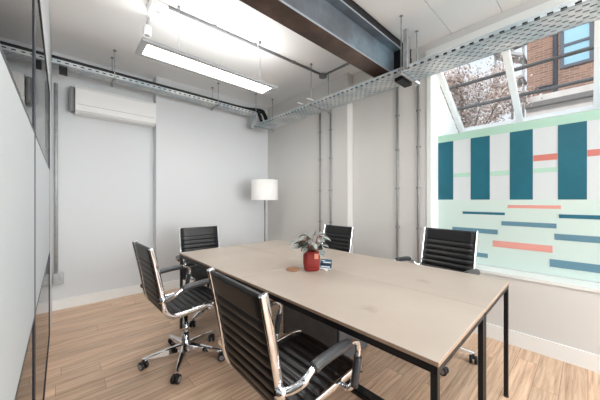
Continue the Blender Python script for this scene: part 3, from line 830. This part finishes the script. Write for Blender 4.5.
part(MB().tube([(BX-.07, .72, 4.75), (BX-.07, .72, 10)], .06, 8), 'drainpipe', DKW, t)
part(MB().lathe([(.05, 0), (.16, .03), (.16, .1), (.05, .13)], (BX-.1, 1.0, 4.95), 16, .6, 1.5), 'wall_lamp', DARKFR, t)
# pale external stair tower
STM = mat('stair_grey', (176, 174, 172), .7, noise=.1)
t = thing('outdoor_stair', 'pale grey outdoor stair tower between the tree and the brick building', 'staircase', (BX, 1.9, 0))
for y in (1.5, 1.8, 2.3): part(MB().box(BX-.05, BX+.03, y, y+.06, 0, 9), 'post', STM, t)
for k in range(9):
    z = 2.6+k*.72
    part(MB().obox((BX, 1.48, z), (BX, 2.35, z+(.5 if k % 2 else -.12)), .9, .08), 'flight', STM, t)
# trees
BARK = mat('bark', (96, 78, 66), .9); BLOS = mat('blossom_leaf', (186, 160, 146), .8, noise=.25, nscale=3); BLO2 = mat('blossom_pale', (232, 221, 213), .8)
def tree(loc, h, spread, n, label, seed):
    random.seed(seed)
    t = thing('tree', label, 'tree', loc, 0, 'trees outside the roof window')
    br = MB(); lv = MB(); tips = []
    def grow(p, d, L_, r, lev):
        q = p+d*L_; mid = p+d*L_*.5+Vector((random.uniform(-1, 1), random.uniform(-1, 1), 0))*L_*.06
        br.tube([p, mid, q], [r, r*.85, r*.65], 6)
        if lev >= 2: tips.append((p, q))
        if lev < 4:
            for _ in range(3 if lev < 3 else 2):
                nd = (d+Vector((random.uniform(-1, 1), random.uniform(-1, 1), random.uniform(-.25, .6)))*spread).normalized()
                grow(q if random.random() < .7 else mid, nd, L_*random.uniform(.62, .8), r*.6, lev+1)
    L0 = Vector(loc); grow(L0, Vector((0, 0, 1)), h*.36, h*.014, 0)
    for k in range(n):
        p, q = random.choice(tips); c = p+(q-p)*random.random()+Vector((random.gauss(0, .17), random.gauss(0, .17), random.gauss(0, .17)))
        a = Vector((random.uniform(-1, 1), random.uniform(-1, 1), random.uniform(-1, 1))).normalized(); b = a.orthogonal().normalized(); s = random.uniform(.026, .052)
        lv.mi = 0 if random.random() < .6 else 1
        lv.quad(c-a*s, c+b*s*.7, c+a*s, c-b*s*.7)
    part(br, 'branches', BARK, t)
    o = lv.build('foliage', [BLOS, BLO2], recalc=False); o.data.transform(Matrix.Translation(-Vector(loc))); o.parent = t
tree((9.2, 2.95, -.1), 5.6, .55, 16000, 'pinkish leaved tree seen through the left pane of the roof window', 3)
tree((13.5, 5.2, -.1), 6.4, .6, 12000, 'taller pinkish tree further back behind the left pane', 11)

# ------------------------------------------------------------------ world + lights
w = bpy.data.worlds.new('sky'); S.world = w; w.use_nodes = True
nt = w.node_tree; bg = nt.nodes['Background']
tc = nt.nodes.new('ShaderNodeTexCoord'); sp = nt.nodes.new('ShaderNodeSeparateXYZ'); nt.links.new(tc.outputs['Generated'], sp.inputs[0])
rp = nt.nodes.new('ShaderNodeValToRGB'); nt.links.new(sp.outputs['Z'], rp.inputs['Fac'])
rp.color_ramp.elements[0].position = 0; rp.color_ramp.elements[0].color = (.95, .97, 1, 1)
rp.color_ramp.elements[1].position = .8; rp.color_ramp.elements[1].color = (.74, .86, 1, 1)
nt.links.new(rp.outputs['Color'], bg.inputs['Color']); bg.inputs['Strength'].default_value = 1.0

def area(name, loc, rot, sx, sy, power, col=(1, 1, 1)):
    l = bpy.data.lights.new(name, 'AREA'); l.shape = 'RECTANGLE'; l.size = sx; l.size_y = sy; l.energy = power; l.color = col
    o = bpy.data.objects.new(name, l); COL.objects.link(o); o.location = loc; o.rotation_euler = rot
    return o
# the fitting in view, then the added fill fitting behind the viewer
area('linear_light_lamp', (1.095, 2.41, 2.475), (0, 0, 0), 1.2, .2, 10, (1, .99, .98))
area('linear_light_lamp', (1.095, -.215, 2.475), (0, 0, 0), 1.2, .2, 10, (1, .99, .98))

area('ceiling_fill_lamp', (1.095, 2.41, 2.51), (R(180), 0, 0), 1.24, .24, 8, (1, .99, .98))  # upward fill added above the fitting to brighten the ceiling
area('ceiling_fill_lamp', (1.095, -.215, 2.51), (R(180), 0, 0), 1.24, .24, 16, (1, .99, .98))  # same upward fill, over the added rear fitting
# daylight through the roof glazing
area('daylight_lamp', tuple(slope(.5, .1, 1.6)), (0, R(33), 0), 2.2, 3.2, 42, (.95, .98, 1))
# fill lamp added at the unseen rear opening, tilted up to the ceiling
area('daylight_lamp', (1.35, YN+.05, 1.45), (R(110), 0, 0), 2.5, 1.8, 185, (.97, .985, 1))
# sun on the buildings outside
sl = bpy.data.lights.new('sun', 'SUN'); sl.energy = 2.2; sl.angle = R(2); so = bpy.data.objects.new('sun', sl); COL.objects.link(so)
so.rotation_euler = Vector((.8, -.12, -.55)).to_track_quat('-Z', 'Y').to_euler()

# ------------------------------------------------------------------ camera
cam = bpy.data.cameras.new('camera'); co = bpy.data.objects.new('camera', cam); COL.objects.link(co)
cam.sensor_width = 36; cam.lens = F/600*36; cam.clip_start = .01
co.location = (0, 0, H); co.rotation_euler = (R(90), 0, -th)
S.camera = co
S.view_settings.view_transform = 'Standard'; S.view_settings.look = 'None'; S.view_settings.gamma = 1; S.view_settings.exposure = .12
S.view_settings.use_curve_mapping = False
